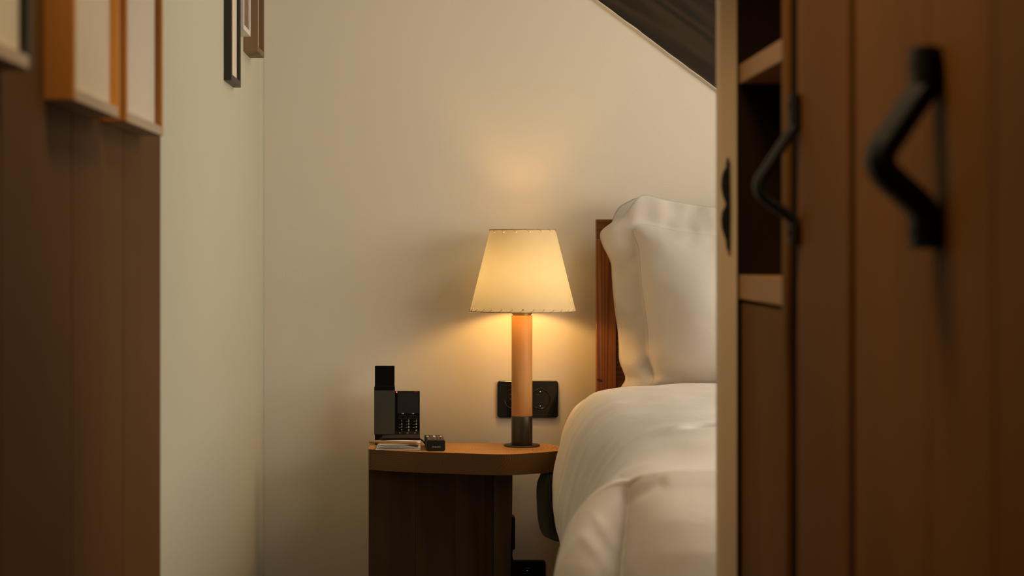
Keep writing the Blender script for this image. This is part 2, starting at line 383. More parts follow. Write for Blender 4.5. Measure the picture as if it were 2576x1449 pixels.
fill_panel = struct('added_light_panel', bx(1.05, 1.85, 2.95, 3.95, ZT-.006, ZT-.001), bpy.data.materials['glowing_pane'])  # unseen glowing ceiling panel, added to go with the fill light
for a in ((1.0, 1.9, 2.9, 2.95), (1.0, 1.9, 3.95, 4.0), (1.0, 1.05, 2.95, 3.95), (1.85, 1.9, 2.95, 3.95)):
    link('window_frame', bx(*a, ZT-.03, ZT-.001), M['edge_wood'], fill_panel, bevel=.002)  # border of the added ceiling panel

# dark rafter on the back wall with a slightly ragged plaster edge
def ragged(X): return .0018*noise.noise(Vector((X*22, 0, 1)))+.0008*noise.noise(Vector((X*90, 3, 1)))
n = 200; low = []
for k in range(n+1):
    X = -.9+2.6*k/n
    X = max(X, -.47); low.append((X, beam_low(X)+ragged(X)))
L0 = Vector((1, -.746)).normalized(); up = Vector((.746, 1)).normalized()
bm = bmesh.new(); rows = []
for k, (X, Z) in enumerate(low):
    r = []
    for j in range(15):
        d = .26*j/14; p = Vector((X, Z))+up*d
        yy = 4.7515+.003*noise.noise(Vector((X*3, Z*3, 0)))+.0016*noise.noise(Vector((p.dot(L0)*9, p.dot(up)*70, 2)))
        crack = max(0, 1-abs(p.dot(up)-.62-.012*math.sin(X*9))/.003)*(1 if .9 < X*1.3 < 1.2 else .2)
        r.append(bm.verts.new((p.x, yy+.004*crack, p.y)))
    r.append(bm.verts.new((r[-1].co.x, YW+.02, r[-1].co.z))); r.insert(0, bm.verts.new((X, YW+.02, Z)))
    rows.append(r)
for a, b in zip(rows, rows[1:]):
    for j in range(len(a)-1): bm.faces.new((a[j], a[j+1], b[j+1], b[j]))
bm.faces.new(rows[0]); bm.faces.new(rows[-1])
struct('trim_1', bm, M['beam'], smooth=False)
bm = bmesh.new(); rows = []
for k in range(0, 241):
    X = .1+1.5*k/240; z = beam_low(X)+ragged(X)
    chip = .5+.8*noise.noise(Vector((X*30, 8, 1)))
    t = .0035+.0018*max(-1, chip)+(.004 if noise.noise(Vector((X*14, 5, 5))) > .42 else 0)
    q = [(X-.003, 4.7605, z-.006), (X, 4.7495, z-.0012), (X+.001, 4.7485, z+t*.5-.0012), (X+.001, 4.757, z+t*.5-.0008)]
    rows.append([bm.verts.new(p) for p in q])
for a, b in zip(rows, rows[1:]):
    for j in range(4): bm.faces.new((a[j], a[(j+1) % 4], b[(j+1) % 4], b[j]))
link('plaster_edge', bm, M['plaster'], wall_back)

# ------------------------------------------------------------ wardrobe along the right of the hallway
WX = .425; WZ = 2.36
W = thing('wardrobe', 'long larch wardrobe with wrought iron handles filling the right side of the picture', 'wardrobe', (.7, 1.6, 0))
def Yat(px, X=WX): return F*X/(px-VX)
yA = Yat(1855); yB = Yat(1966); yC = Yat(1978); yD = Yat(2004); yE = Yat(2137); yF = Yat(2150)
# end panel: bay shade put into its dark colour, brightness into the pale post
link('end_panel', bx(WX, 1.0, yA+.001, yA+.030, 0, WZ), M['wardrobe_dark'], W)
link('end_post', bx(.399, WX-.0003, yA-.002, yA+.030, 0, WZ), M['edge_wood'], W, bevel=.0015, label='pale proud end post beside the open shelves')
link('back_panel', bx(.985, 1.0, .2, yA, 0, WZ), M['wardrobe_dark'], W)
link('top_panel', bx(WX, .985, .2, yA, WZ-.03, WZ), M['wardrobe_inner'], W)
link('bottom_panel', bx(WX+.004, .985, .2, yA, .02, .06), M['wardrobe_inner'], W)
link('divider', bx(WX, .985, yC, yB, .06, WZ-.03), M['wardrobe'], W, bevel=.0015)
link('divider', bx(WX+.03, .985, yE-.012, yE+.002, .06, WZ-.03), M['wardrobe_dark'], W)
zs = lambda px, py, X=WX: EYE+(HY-py)*Yat(px, X)/F
s1t, s1b = zs(1855, 163), zs(1855, 212)
s2t, s2b = zs(1860, 692), zs(1860, 753)
link('shelf', bx(WX+.002, .985, yB, yA, s1b, s1t), M['wardrobe_inner'], W, bevel=.0015)
link('shelf', bx(WX+.002, .985, yB, yA, s2b, s2t), M['wardrobe_inner'], W, bevel=.0015)
link('shelf', bx(WX+.03, .985, yB, yA, s1t+.42, s1t+.45), M['wardrobe_inner'], W)
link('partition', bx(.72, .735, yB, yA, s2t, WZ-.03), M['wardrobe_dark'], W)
link('gap_shade_strip', bx(WX+.006, WX+.03, yF+.0008, yE+.0035, .07, WZ-.04), M['wardrobe_dark'], W)  # dark strips set in the door gaps, shade put into their colour
link('gap_shade_strip', bx(WX+.006, WX+.03, yD-.001, yC, .07, WZ-.04), M['wardrobe_dark'], W)
lo = link('lower_door', bx(WX+.004, WX+.026, yB+.004, yA-.012, .07, s2b-.005), M['wardrobe'], W, bevel=.002, label='plain lower door below the open shelves')

def handle(parent, Yc, px_pts, wid, thk, X0):
    """forged strap bowed out from the door: flat ends, one sharp elbow"""
    c = at(VX+F*X0/Yc, 0, Yc)
    P = []
    for px, py in px_pts:
        p = at(px, py, Yc); P.append((min(p.x, X0-thk/2), Yc, p.z))
    Q = spline(P, 5)
    o = link('handle', tube(Q, 0, flat=(wid, thk)), M['iron'], parent, bevel=.001, label='black wrought iron handle')
    for z in (P[0][2]-.014, P[-1][2]+.014):
        bm = bmesh.new(); bmesh.ops.create_uvsphere(bm, u_segments=10, v_segments=6, radius=.0030)
        bmesh.ops.translate(bm, verts=bm.verts, vec=(X0-thk+.0005, Yc, z)); link('rivet', bm, M['iron'], parent, smooth=True)
# door 1 : single wide board, handle beside the dark gap
d1 = link('door', bx(WX, WX+.024, yE+.004, yD-.002, .07, WZ-.04), M['wardrobe'], W, bevel=.002, label='narrow door beside the open shelves')
handle(d1, yD-.018, [(2004, 238), (2004, 298), (1997, 320), (1982, 343), (1928, 425), (1914, 446), (1908, 466), (1913, 487), (1930, 505), (1980, 540), (1996, 556), (2004, 578), (2004, 615)], .026, .0115, WX-.001)
# door 2 : plank door beyond the frame edge
d2 = link('door', bx(WX+.008, WX+.024, 1.0, yF-.001, .07, WZ-.04), M['wardrobe'], W, label='wide plank door nearest the camera')
ys = [yF-.001, Yat(2337), Yat(2500), 1.12, 1.0]
for a, b in zip(ys, ys[1:]):
    link('plank', bx(WX, WX+.009, b+.0012, a-.0002, .07, WZ-.04), M['wardrobe'], d2, bevel=.0015, seg=1)
handle(d2, 1.524, [(2340, 120), (2340, 196), (2326, 222), (2302, 254), (2240, 345), (2221, 374), (2213, 400), (2219, 424), (2238, 448), (2292, 496), (2318, 525), (2332, 556), (2340, 626)], .038, .022, WX-.001)
d3 = link('door', bx(WX, WX+.024, .25, .992, .07, WZ-.04), M['wardrobe'], W, bevel=.002)
# forged plate with two leaf lobes on the end panel edge
Yh = yA-.004
bm = bmesh.new()
q = [(1833, 396), (1828, 398), (1826, 420), (1819, 432), (1815, 448), (1814, 470), (1818, 492), (1824, 506), (1826, 512), (1824, 518), (1816, 534), (1814, 552), (1816, 575), (1822, 592), (1826, 602), (1828, 627), (1834, 628), (1835, 512)]
pts = [(lambda p: (p.x, p.z))(at(a, b, Yh)) for a, b in q]
bm = prism(pts, 'Y', Yh-.006, Yh+.0035)
hg = link('hinge', bm, M['iron'], W, bevel=.0012, label='black forged butterfly hinge on the pale edge')
for (a, b) in ((1830, 410), (1829, 468), (1829, 556), (1831, 615)):
    p = at(a, b, Yh-.006)
    bm = bmesh.new(); bmesh.ops.create_uvsphere(bm, u_segments=10, v_segments=6, radius=.0018); bmesh.ops.translate(bm, verts=bm.verts, vec=p)
    link('rivet', bm, M['iron'], hg, smooth=True)

# ------------------------------------------------------------ picture frames on the left wall
def frame(label, y0, y1, xw, xf, z0, h, fm, recess, bar=.014, art=None, group=None, mi=None, rail=None):
    f = thing('picture_frame', label, 'picture frame', (xw, (y0+y1)/2, z0), group)
    z1 = z0+h
    link('frame_side', bx(xw, xf, y0, y0+bar, z0, z1), fm, f, bevel=.0006, seg=1)
    link('frame_side', bx(xw, xf, y1-bar, y1, z0, z1), fm, f, bevel=.0006, seg=1)
    link('frame_rail', bx(xw, xf, y0+bar, y1-bar, z0, z0+bar), rail or fm, f, bevel=.0006, seg=1)
    link('frame_rail', bx(xw, xf, y0+bar, y1-bar, z1-bar, z1), rail or fm, f, bevel=.0006, seg=1)
    link('mat_board', bx(xf-recess-.004, xf-recess, y0+bar, y1-bar, z0+bar, z1-bar), mi or M['matboard'], f)
    if art:
        my, mz = (y1-y0)*.24, h*.24
        link('print', bx(xf-recess, xf-recess+.0006, y0+my, y1-my, z0+mz, z1-mz), art, f)
    return f
def Yw(px, X): return F*abs(X)/(VX-px)
zA = EYE+.171
yk = Yw(80, .418)
frame('black frame at the far left edge of the picture, cut off', yk-.42, yk, PX, -.418, EYE+.183, .62, M['frame_black'], .010, rail=M['frame_pale'])
frame('larch frame with its orange side lit, left of its twin', Yw(110, .452), Yw(301, .418), PX, -.418, zA, .64, M['frame_orange'], .010, rail=M['frame_pale'])
frame('larch frame just right of its twin, above the hallway panelling', Yw(317, .418), Yw(410, .418), PX, -.418, zA, .64, M['frame_orange'], .010, rail=M['frame_pale'])
frame('slim black frame hanging lowest on the plaster wall', 3.95, 4.135, XL, -.4585, EYE+(HY-201.5)*3.95/F, .5, M['frame_black'], .008)
frame('small white frame between the black and the oak frame', 4.15, 4.30, XL, -.4535, EYE+(HY-92.4)*4.30/F, .34, M['frame_white'], .004, bar=.012, art=M['art_grey'], mi=M['art_brown'])
frame('deep oak frame nearest the corner of the back wall', 4.345, 4.50, XL, -.4405, EYE+(HY-129)*4.345/F, .42, M['frame_oak'], .012)

# ------------------------------------------------------------ bedside table
ZTAB = EYE-.506
T = thing('bedside_table', 'thick larch bedside table with a bowed front between wall and bed', 'table', (.05, 4.58, 0))
front = [(925, 4.527), (960, 4.507), (996, 4.488), (1093, 4.456), (1189, 4.430), (1261, 4.413), (1309, 4.426), (1357, 4.452), (1415, 4.494)]
Fp = spline([((px-VX)*Y/F, Y) for px, Y in front], 5)
outline = Fp+[(.322, 4.53), (.326, 4.555), (.318, 4.59), (.285, 4.652), (.270, 4.662), (-.03, 4.672), (-.165, 4.700), (-.176, 4.703), (-.1815, 4.695)]
outline[0] = (-.1795, 4.535); outline.insert(1, (-.176, 4.522))
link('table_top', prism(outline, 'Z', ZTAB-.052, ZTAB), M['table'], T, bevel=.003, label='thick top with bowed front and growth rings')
zb = ZTAB-.052
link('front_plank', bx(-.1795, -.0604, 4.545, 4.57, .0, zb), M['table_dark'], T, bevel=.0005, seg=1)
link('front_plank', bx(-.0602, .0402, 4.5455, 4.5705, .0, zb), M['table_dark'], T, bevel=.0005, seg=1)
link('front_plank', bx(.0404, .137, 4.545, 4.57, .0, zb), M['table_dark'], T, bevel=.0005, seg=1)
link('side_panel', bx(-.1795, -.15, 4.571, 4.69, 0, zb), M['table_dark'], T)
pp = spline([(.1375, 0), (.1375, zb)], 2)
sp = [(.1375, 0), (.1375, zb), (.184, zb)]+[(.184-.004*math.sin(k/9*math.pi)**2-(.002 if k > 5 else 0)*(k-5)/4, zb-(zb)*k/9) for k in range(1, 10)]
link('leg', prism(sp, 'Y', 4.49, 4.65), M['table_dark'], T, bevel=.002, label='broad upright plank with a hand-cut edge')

# ------------------------------------------------------------ table lamp
LY = 4.60; lc = at(1313, 0, LY).x; zt = ZTAB
Lm = thing('table_lamp', 'lit lamp with laced parchment shade on a round wooden column', 'lamp', (lc, LY, zt))
link('base', lathe([(.0455, zt), (.0465, zt+.001), (.0465, zt+.003), (.0455, zt+.004), (.02, zt+.0045)], lc, LY, 72), M['gunmetal'], Lm, bevel=.0004)
z1 = at(0, 1046, LY).z; z2 = at(0, 793, LY).z
link('metal_sleeve', lathe([(.0268, zt+.0045), (.0272, zt+.006), (.0272, z1-.0008), (.0266, z1)], lc, LY, 72), M['gunmetal'], Lm, smooth=True, label='dark patinated metal foot of the column')
link('column', lathe([(.0262, z1), (.0268, z1+.001), (.0268, z2-.001), (.0262, z2)], lc, LY, 72), M['lampwood'], Lm, smooth=True, label='round pale beech column')
link('neck_ring', lathe([(.0225, z2), (.0240, z2+.0005), (.0240, z2+.003), (.0262, z2+.0032), (.0266, z2+.006), (.0255, z2+.012), (.010, z2+.013)], lc, LY, 72), M['brass'], Lm, bevel=.0004)
zs0 = at(0, 782, LY).z; zs1 = at(0, 578, LY).z; sx = at(1315, 0, LY).x; R0, R1 = .1360, .0838
link('socket', lathe([(.008, z2+.013), (.008, z2+.024), (.016, z2+.025), (.016, z2+.044), (.012, z2+.046)], lc, LY, 24), M['black_matt'], Lm, smooth=True)
bl = lathe([(.010, z2+.046), (.014, z2+.053), (.026, z2+.066), (.031, z2+.082), (.026, z2+.099), (.015, z2+.109), (.004, z2+.113)], lc, LY, 24)
link('bulb', bl, M['bulb'], Lm, smooth=True)
bm = bmesh.new(); NS = 31; K = 10; n = NS*K; rings = []; H = zs1-zs0
hs = [0, .0045, .0085, .012]+[.012+(H-.024)*k/8 for k in range(1, 9)]+[H-.0085, H-.0045, H]
for h in hs:
    r = R0+(R1-R0)*h/H
    rings.append([bm.verts.new((sx+r*math.cos(2*math.pi*i/n), LY+r*math.sin(2*math.pi*i/n), zs0+h)) for i in range(n)])
for j, (a, b) in enumerate(zip(rings, rings[1:])):
    for i in range(n):
        if j == 1 and i % K == 0: continue            # punched lacing holes
        if j == len(hs)-3 and i % (2*K) in (0, 1): continue
        bm.faces.new((a[i], a[(i+1) % n], b[(i+1) % n], b[i]))
sh = link('lamp_shade', bm, M['shade'], Lm, smooth=True, label='conical cream parchment shade glowing from within')
# hoops and lacing
def hoop(r, z, rr):
    return tube([(sx+r*math.cos(2*math.pi*i/72), LY+r*math.sin(2*math.pi*i/72), z) for i in range(73)], rr, n=6)
link('wire_hoop', hoop(R0+.0004, zs0, .0011), M['thread'], sh, smooth=True)
link('wire_hoop', hoop(R1+.0004, zs1, .0011), M['thread'], sh, smooth=True)
def stitch_mesh(r, dz, da):
    # thread from the hole over the rim and back inside, around axis angle 0
    pts = []
    for rr, a, z in ((r-.001*dz/abs(dz)*0+.0002, 0, dz), (r+.0016, -da*.45, dz*.45), (r+.0018, -da*.95, -dz*.12), (r-.0012, -da*1.15, -dz*.12), (r-.0018, -da*.8, dz*.4)):
        pts.append((rr*math.cos(a), rr*math.sin(a), z))
    bm = tube(spline(pts, 3), .00065, n=5)
    me = bpy.data.meshes.new('stitch'); bmesh.ops.recalc_face_normals(bm, faces=bm.faces); bm.to_mesh(me); bm.free()
    me.materials.append(M['thread']); return me
for cnt, r, z, dz, da, st in ((NS, R0, zs0, .0062, .075, 0), (16, R1, zs1, -.0062, .14, 1)):
    me = stitch_mesh(r, dz, da)
    for k in range(cnt):
        a = 2*math.pi*(k*K*(2 if st else 1)+(.5 if not st else 1))/n
        o = bpy.data.objects.new('stitch', me); COL.objects.link(o); o.parent = sh
        o.location = Vector((sx, LY, z))-BASE[sh.name]; o.rotation_euler = (0, 0, a)
        if st and k == 15: break
# ------------------------------------------------------------ sockets
def socket_plate(label, x0, x1, z0, z1, centres):
    P = thing('wall_socket', label, 'socket', ((x0+x1)/2, YW, z0))
    o = link('cover_plate', prism(rrect(x0, x1, z0, z1, .0085), 'Y', YW-.010, YW+.001), M['black_socket'], P, bevel=.0035, seg=4)
    for (cx, cz) in centres:
        bm = bmesh.new(); n = 48; prof = [(.0272, -.0102), (.0272, -.0118), (.0262, -.0124), (.0248, -.0118), (.0240, -.009), (.0238, -.0055)]
        rings = [[bm.verts.new((cx+r*math.cos(2*math.pi*i/n), YW+d, cz+r*math.sin(2*math.pi*i/n))) for i in range(n)] for r, d in prof]
        for a, b in zip(rings, rings[1:]):
            for i in range(n): bm.faces.new((a[i], a[(i+1) % n], b[(i+1) % n], b[i]))
        u = link('socket_insert', bm, M['black_socket'], P, smooth=True)
        link('socket_face', lathe_y(cx, cz, [(.0238, -.0103), (.001, -.0103)]), M['black_socket'], u)
        for s in (-1, 1):
            link('earth_contact', lathe_y(cx, cz+s*.0190, [(.0022, -.0125), (.0018, -.0142), (.0003, -.0148)]), M['steel'], u, smooth=True)
            link('pin_hole', lathe_y(cx+s*.0095, cz, [(.003, -.0106), (.001, -.0105)]), M['black_matt'], u)
        link('embossed_line', bx(cx-.011, cx-.002, YW-.0112, YW-.0100, cz+.0113, cz+.0118), M['print_dim'], u)
        link('embossed_line', bx(cx+.001, cx+.009, YW-.0112, YW-.0100, cz+.0113, cz+.0118), M['print_dark'], u)
    return P
def lathe_y(cx, cz, prof, n=24):
    bm = bmesh.new(); rings = [[bm.verts.new((cx+r*math.cos(2*math.pi*i/n), YW+d, cz+r*math.sin(2*math.pi*i/n))) for i in range(n)] for r, d in prof]
    for a, b in zip(rings, rings[1:]):
        for i in range(n): bm.faces.new((a[i], a[(i+1) % n], b[(i+1) % n], b[i]))
    bm.faces.new(rings[-1]); return bm
def wp(px, py): p = at(px, py, YW-.01); return p.x, p.z
x0, z0 = wp(1251, 1051); x1, z1_ = wp(1405, 958)
c1 = wp(1293, 1003.5); c2 = wp(1359, 1003.5)
socket_plate('black double socket on the wall behind the lamp column', x0, x1, z0, z1_, [c1, c2])
x0, z0 = wp(1279, 1500); x1, z1_ = wp(1373, 1409)
socket_plate('black socket low on the wall at the bottom edge of the picture', x0, x1, z0, z1_, [wp(1326, 1454)])
# plug standing on a cable at the table leg
pl = thing('power_adapter', 'black plug adapter beside the table leg, above the low socket', 'adapter', (.187, 4.62, .3))
a = at(1284, 1300, 4.66); b = at(1296, 1384, 4.66)
link('adapter_body', prism(rrect(a.x-.008, b.x, b.z, a.z, .005), 'Y', 4.66, 4.70), M['black_matt'], pl, bevel=.003, seg=3)
q = [at(1287, 1382, 4.67), at(1286, 1395, 4.67), at(1288, 1408, 4.68), at(1293, 1430, 4.73)]
link('cable', tube(spline(q, 6), .0032), M['black_matt'], pl, smooth=True)

# ------------------------------------------------------------ things on the table
# booklet: two covers and a few fanned sheets
B = thing('booklet', 'stack of white paper booklets with curled pages under the pencil', 'booklet', (-.1, 4.57, ZTAB))
bx0 = at(945, 0, 4.50).x; bx1 = at(1058, 0, 4.50).x
def sheet(name, x0, x1, y0, y1, zf, th, m):
    bm = bmesh.new(); n = 24; A = []
    for k in range(n+1):
        t = k/n; X = x0+(x1-x0)*t; z = zf(t)
        A.append([bm.verts.new((X, y0, z)), bm.verts.new((X, y1, z)), bm.verts.new((X, y1, z+th)), bm.verts.new((X, y0, z+th))])
    for a, b in zip(A, A[1:]):
        for j in range(4): bm.faces.new((a[j], a[(j+1) % 4], b[(j+1) % 4], b[j]))
    bm.faces.new(A[0]); bm.faces.new(A[-1]); return link(name, bm, m, B)
for k, (da, hgt, skew, yy) in enumerate(((0, .0, 0, 0), (.0004, .0022, .25, .001), (.001, .0052, .4, .003), (.0012, .0078, .35, .003), (.003, .0098, .5, .0045), (.004, .0112, .5, .006), (.006, .0118, .6, .010))):
    sheet('page' if k else 'booklet_cover', bx0+da*1.5, bx1-da*.3, 4.502+yy, 4.60,
          lambda t, h=hgt, s=skew: ZTAB+.0007+h*(math.sin(math.pi*min(1, t*1.02+.02)**(.7))*.55+.45*(1-abs(t-.5)*.3))+ (0.0012 if h else 0)*(1-t)*s,
          .0009 if k in (0,) else .0006, M['paper'])
sheet('page', bx0+.010, bx1-.001, 4.507, 4.60, lambda t: ZTAB+.0131+.0008*math.sin(3*t), .0012, M['paper'])
# pencil across the booklet
pa = at(929, 1106.5, 4.53); pb = at(1047, 1112, 4.505); pt = at(1059, 1114.5, 4.502)
pa.z = ZTAB+.0190; pb.z = ZTAB+.0182; pt.z = ZTAB+.0174
pc = thing('pencil', 'thick natural wood pencil lying across the booklet in front of the telephone', 'pencil', pa)
d = (pb-pa).normalized()
link('shaft', tube([pa, pb], .0044, n=6), M['pencilwood'], pc, bevel=.0004)
link('tip', tube([pb, pb.lerp(pt, .8)], [.0043, .0012], n=8), M['edge_wood'], pc, smooth=True, label='paler sharpened cone')
link('lead', tube([pb.lerp(pt, .8), pt], [.0012, .0003], n=6), M['black_matt'], pc)

# telephone
PY = 4.63
ph = thing('telephone', 'black desk telephone with upright handset behind the pencil', 'telephone', (-.1, PY, ZTAB))
def pr(px0, px1, py0, py1, y0, y1, mat_, name, parent, r=.0012, bev=.0006, label=None):
    a = at(px0, py1, PY); b = at(px1, py0, PY)
    return link(name, prism(rrect(a.x, b.x, a.z, b.z, r, 3), 'Y', y0, y1), mat_, parent, bevel=bev, label=label)
body = pr(943, 1056, 984, 1117, PY, PY+.028, M['black_gloss'], 'phone_body', ph)
body2 = pr(943, 1056, 1090, 1118.6, PY-.004, PY+.034, M['black_gloss'], 'foot', ph)
hsd = pr(943.5, 993, 919, 975, PY-.017, PY-.001, M['black_gloss'], 'handset', ph, label='tall handset standing in its cradle')
pr(942, 994, 971, 1092, PY-.019, PY-.001, M['black_gloss'], 'handset_back', hsd)
pr(943, 993.5, 981, 1090, PY-.0198, PY-.019, M['phone_grey'], 'handset_panel', hsd, label='olive grey panel', bev=.0002)
pr(1000, 1053, 986, 1040, PY-.0008, PY+.0, M['black_matt'], 'display', body, bev=.0001)
pr(996.8, 999.2, 984.8, 988.6, PY-.0012, PY-.0, M['red_light'], 'indicator_light', ph, r=.0003, bev=0, label='small lit red lamp')
pr(1041, 1051, 984.8, 986.6, PY-.0010, PY-.0, M['red_print'], 'indicator_bar', body, r=.0003, bev=0)
def ptxt(name, s, px, py, h, m, parent=body, align='CENTER', y=PY-.0012, sx=1.0, bold=0):
    return text(name, s, at(px, py, PY)-Vector((0, PY-y, 0)), h, m, parent, align=align, sx=sx, bold=bold)
rowsy = (1058.5, 1066.5, 1074, 1082.2)
keys = (('', '1', 'ABC', '2', 'DEF', '3'), ('GHI', '4', 'JKL', '5', 'MNO', '6'), ('PQRS', '7', 'TUV', '8', 'WXYZ', '9'), ('', '*', '', '0', '', '#'))
for ry, row in zip(rowsy, keys):
    for c, cxp in enumerate((1010.6, 1028.3, 1047.4)):
        if row[2*c]: ptxt('key_letters', row[2*c], cxp-3.2, ry+1.2, .0021, M['print_dim'], align='RIGHT', bold=.00004)
        ptxt('key_digit', row[2*c+1], cxp, ry, .0074, M['print'], bold=.0)
for c, cxp in enumerate((1006, 1024.6, 1043.3)):          # volume keys: small loudspeaker triangles
    p = at(cxp, 1089, PY); yy = PY-.0014
    bm = prism([(p.x-.0016, p.z), (p.x+.0008, p.z+.0013), (p.x+.0008, p.z-.0013)], 'Y', yy, yy+.0006)
    link('volume_symbol', bm, M['print'], body)
    ptxt('volume_sign', ('-', '+', ')')[c], cxp+3.2, 1089, .0034, M['print'])
for a in (1013, 1038.5):                                  # two line keys with pale round symbols
    ptxt('line_key_symbol', 'o', a-1.2, 1039.6, .0056, M['print'])
    p = at(a+1.6, 1040, PY); link('line_key_lamp', prism(rrect(p.x-.0009, p.x+.0009, p.z-.0015, p.z+.0015, .0006, 3), 'Y', PY-.0014, PY-.0006), M['paper'], body)
for px0 in (1001, 1013.7, 1026.4, 1039.1):               # soft keys
    for py0 in (1033, 1045, 1050.6):
        pr(px0+.6, px0+11.3, py0, py0+2.6, PY-.0012, PY+.0, M['black_matt'], 'soft_key', body, r=.0005, bev=.0002)
for a in (1018, 1031.5): ptxt('soft_symbol', '=', a, 1027.3, .0035, M['print_dark'])
ptxt('handset_lettering', 'PHONE', 964, 1085, .0019, M['print_dim'], hsd, y=PY-.0202)
bpy.data.objects['handset_lettering'].data.body = 'IIIIIII'
ptxt('handset_mark', 'III', 988, 923, .0014, M['print_dark'], hsd, y=PY-.0176)
q = [at(1054, 1108, 4.60), at(1060, 1106, 4.60), at(1066, 1112, 4.59), at(1070, 1117, 4.60), at(1076, 1119, 4.64)]
q[0].y = 4.64
link('cord', tube(spline([tuple(v) for v in q], 6), .0019), M['black_matt'], ph, smooth=True)

# remote control lying with its short end to the camera
Yf, Yb = 4.481, 4.615
r0 = at(1073, 1131, Yf); r1 = at(1120, 1107.5, Yf)
rc = thing('remote_control', 'black remote control pointing its short end forward, beside the telephone', 'remote control', (r0.x, Yf, ZTAB))
bm = bmesh.new(); zt1 = r1.z-ZTAB; sk = -.0065
prof = [(0.003, 0), (.044, 0), (.0468, .004), (.0468, zt1-.002), (.0448, zt1), (.0018, zt1), (0, zt1-.002), (0, .003)]
A = [bm.verts.new((r0.x+a, Yf, ZTAB+b)) for a, b in prof]; Bv = [bm.verts.new((r0.x+a+sk, Yb, ZTAB+b)) for a, b in prof]
bm.faces.new(A); bm.faces.new(Bv)
for i in range(8): bm.faces.new((A[i], A[(i+1) % 8], Bv[(i+1) % 8], Bv[i]))
rcb = link('remote_body', bm, M['black_matt'], rc, bevel=.0014, seg=3)
text('lettering', 'PHILIPS', (r0.x+.0245, Yf-.0006, ZTAB+.0105), .0066, M['print_dim'], rcb, sx=1.0, bold=.00016)
def onrc(u, v): return r0.x+u*.0468+sk*v, Yf+(Yb-Yf)*v
for v in [.06+.082*k for k in range(11)]:
    for u in (.14, .32, .5, .68, .86):
        big = (u in (.32, .5, .68) and .42 < v < .62) 
        x_, y_ = onrc(u, v)
        m_ = M['paper'] if (u == .5 and .55 < v < .85) else (M['print'] if (u in (.14+.0, .86) and .62 < v < .72) else M['black_gloss'])
        if u in (.32, .68) and v < .3: m_ = M['print_dark']
        link('button', bx(x_-.0031, x_+.0031, y_-.0034, y_+.0034, r1.z-.0004, r1.z+.0009), m_, rcb)

# ------------------------------------------------------------ bed
Bd = thing('bed', 'bed with a larch headboard against the back wall', 'bed', (1.1, 3.7, 0))
hx0 = at(1500.5, 0, 4.66).x; hz1 = at(0, 552, 4.66).z; hzr = at(0, 603, 4.66).z; hx1 = at(1550, 0, 4.66).x
hb = link('headboard', bx(hx1-.004, 1.85, 4.668, 4.69, .25, hzr+.004), M['headboard_h'], Bd, label='larch headboard of upright and crosswise boards')
link('top_rail', bx(hx0, 1.9, 4.66, 4.695, hzr+.0006, hz1), M['headboard_h'], hb, bevel=.0015)
link('upright', bx(hx0, hx1, 4.66, 4.695, .0, hzr), M['headboard_v'], hb, bevel=.0015)
link('upright', bx(1.85, 1.9, 4.66, 4.695, .0, hzr), M['headboard_v'], hb, bevel=.0015)
for sidex, z_ in ((hx1, 0),):                             # knot in the upright
    k = at(1509, 957, 4.659)
    bm = bmesh.new(); n = 16
    vs = [bm.verts.new((k.x+.0078*math.cos(2*math.pi*i/n), 4.6593, k.z+.0042*math.sin(2*math.pi*i/n)-.25*.0078*math.cos(2*math.pi*i/n))) for i in range(n)]
    bm.faces.new(vs); r = bmesh.ops.extrude_face_region(bm, geom=bm.faces[:]); bmesh.ops.translate(bm, verts=[v for v in r['geom'] if isinstance(v, bmesh.types.BMVert)], vec=(0, .0015, 0))
    link('knot', bm, plain('dark_knot', (.05, .018, .008), .5), hb)
link('mattress', bx(.40, 1.78, 2.98, 4.655, .42, .68), M['mattress'], Bd, bevel=.04, seg=4)
link('bed_base', bx(.42, 1.76, 3.0, 4.655, .16, .42), M['table_dark'], Bd, bevel=.004)
for lx, ly in ((.44, 3.04), (1.68, 3.04), (.44, 4.55), (1.68, 4.55)):
    link('leg', bx(lx, lx+.06, ly, ly+.06, 0, .16), M['table_dark'], Bd)

# dark blanket corner tucked at the head end
bk = thing('blanket', 'dark olive blanket corner hanging between bedside table and white duvet', 'blanket', (.33, 4.45, .42))
prf = [at(px, py, 4.47) for px, py in ((1380, 1198), (1375, 1206), (1368, 1232), (1367, 1290), (1371, 1325), (1378, 1345), (1388, 1354), (1405, 1356), (1420, 1357), (1430, 1362))]
prf = spline([(p.x, p.z) for p in prf], 4)
bm = bmesh.new(); rows = []
for j in range(13):
    t = j/12; Y = 4.475+.12*t; r = []
    for k, (X, Z) in enumerate(prf):
        b = .006*math.sin(t*math.pi)+.0025*noise.noise(Vector((X*30, Y*30, Z*20)))
        r.append(bm.verts.new((X-b+.012*(abs(2*t-1)**3)+.001, Y, Z+.001*math.sin(9*t))))
    rows.append(r)
for a, b in zip(rows, rows[1:]):
    for k in range(len(a)-1): bm.faces.new((a[k], a[k+1], b[k+1], b[k]))
ob = link('blanket_cloth', bm, M['olive'], bk, smooth=True)
so = ob.modifiers.new('solid', 'SOLIDIFY'); so.thickness = .016; so.offset = 0
# inner fold filling the hanging corner
bm = prism([(p[0]+.012, p[1]+.010) for p in prf]+[(.40, prf[-1][1]+.01), (.40, prf[0][1])], 'Y', 4.485, 4.57)
link('folded_layer', bm, M['olive'], bk, smooth=False, bevel=.006)

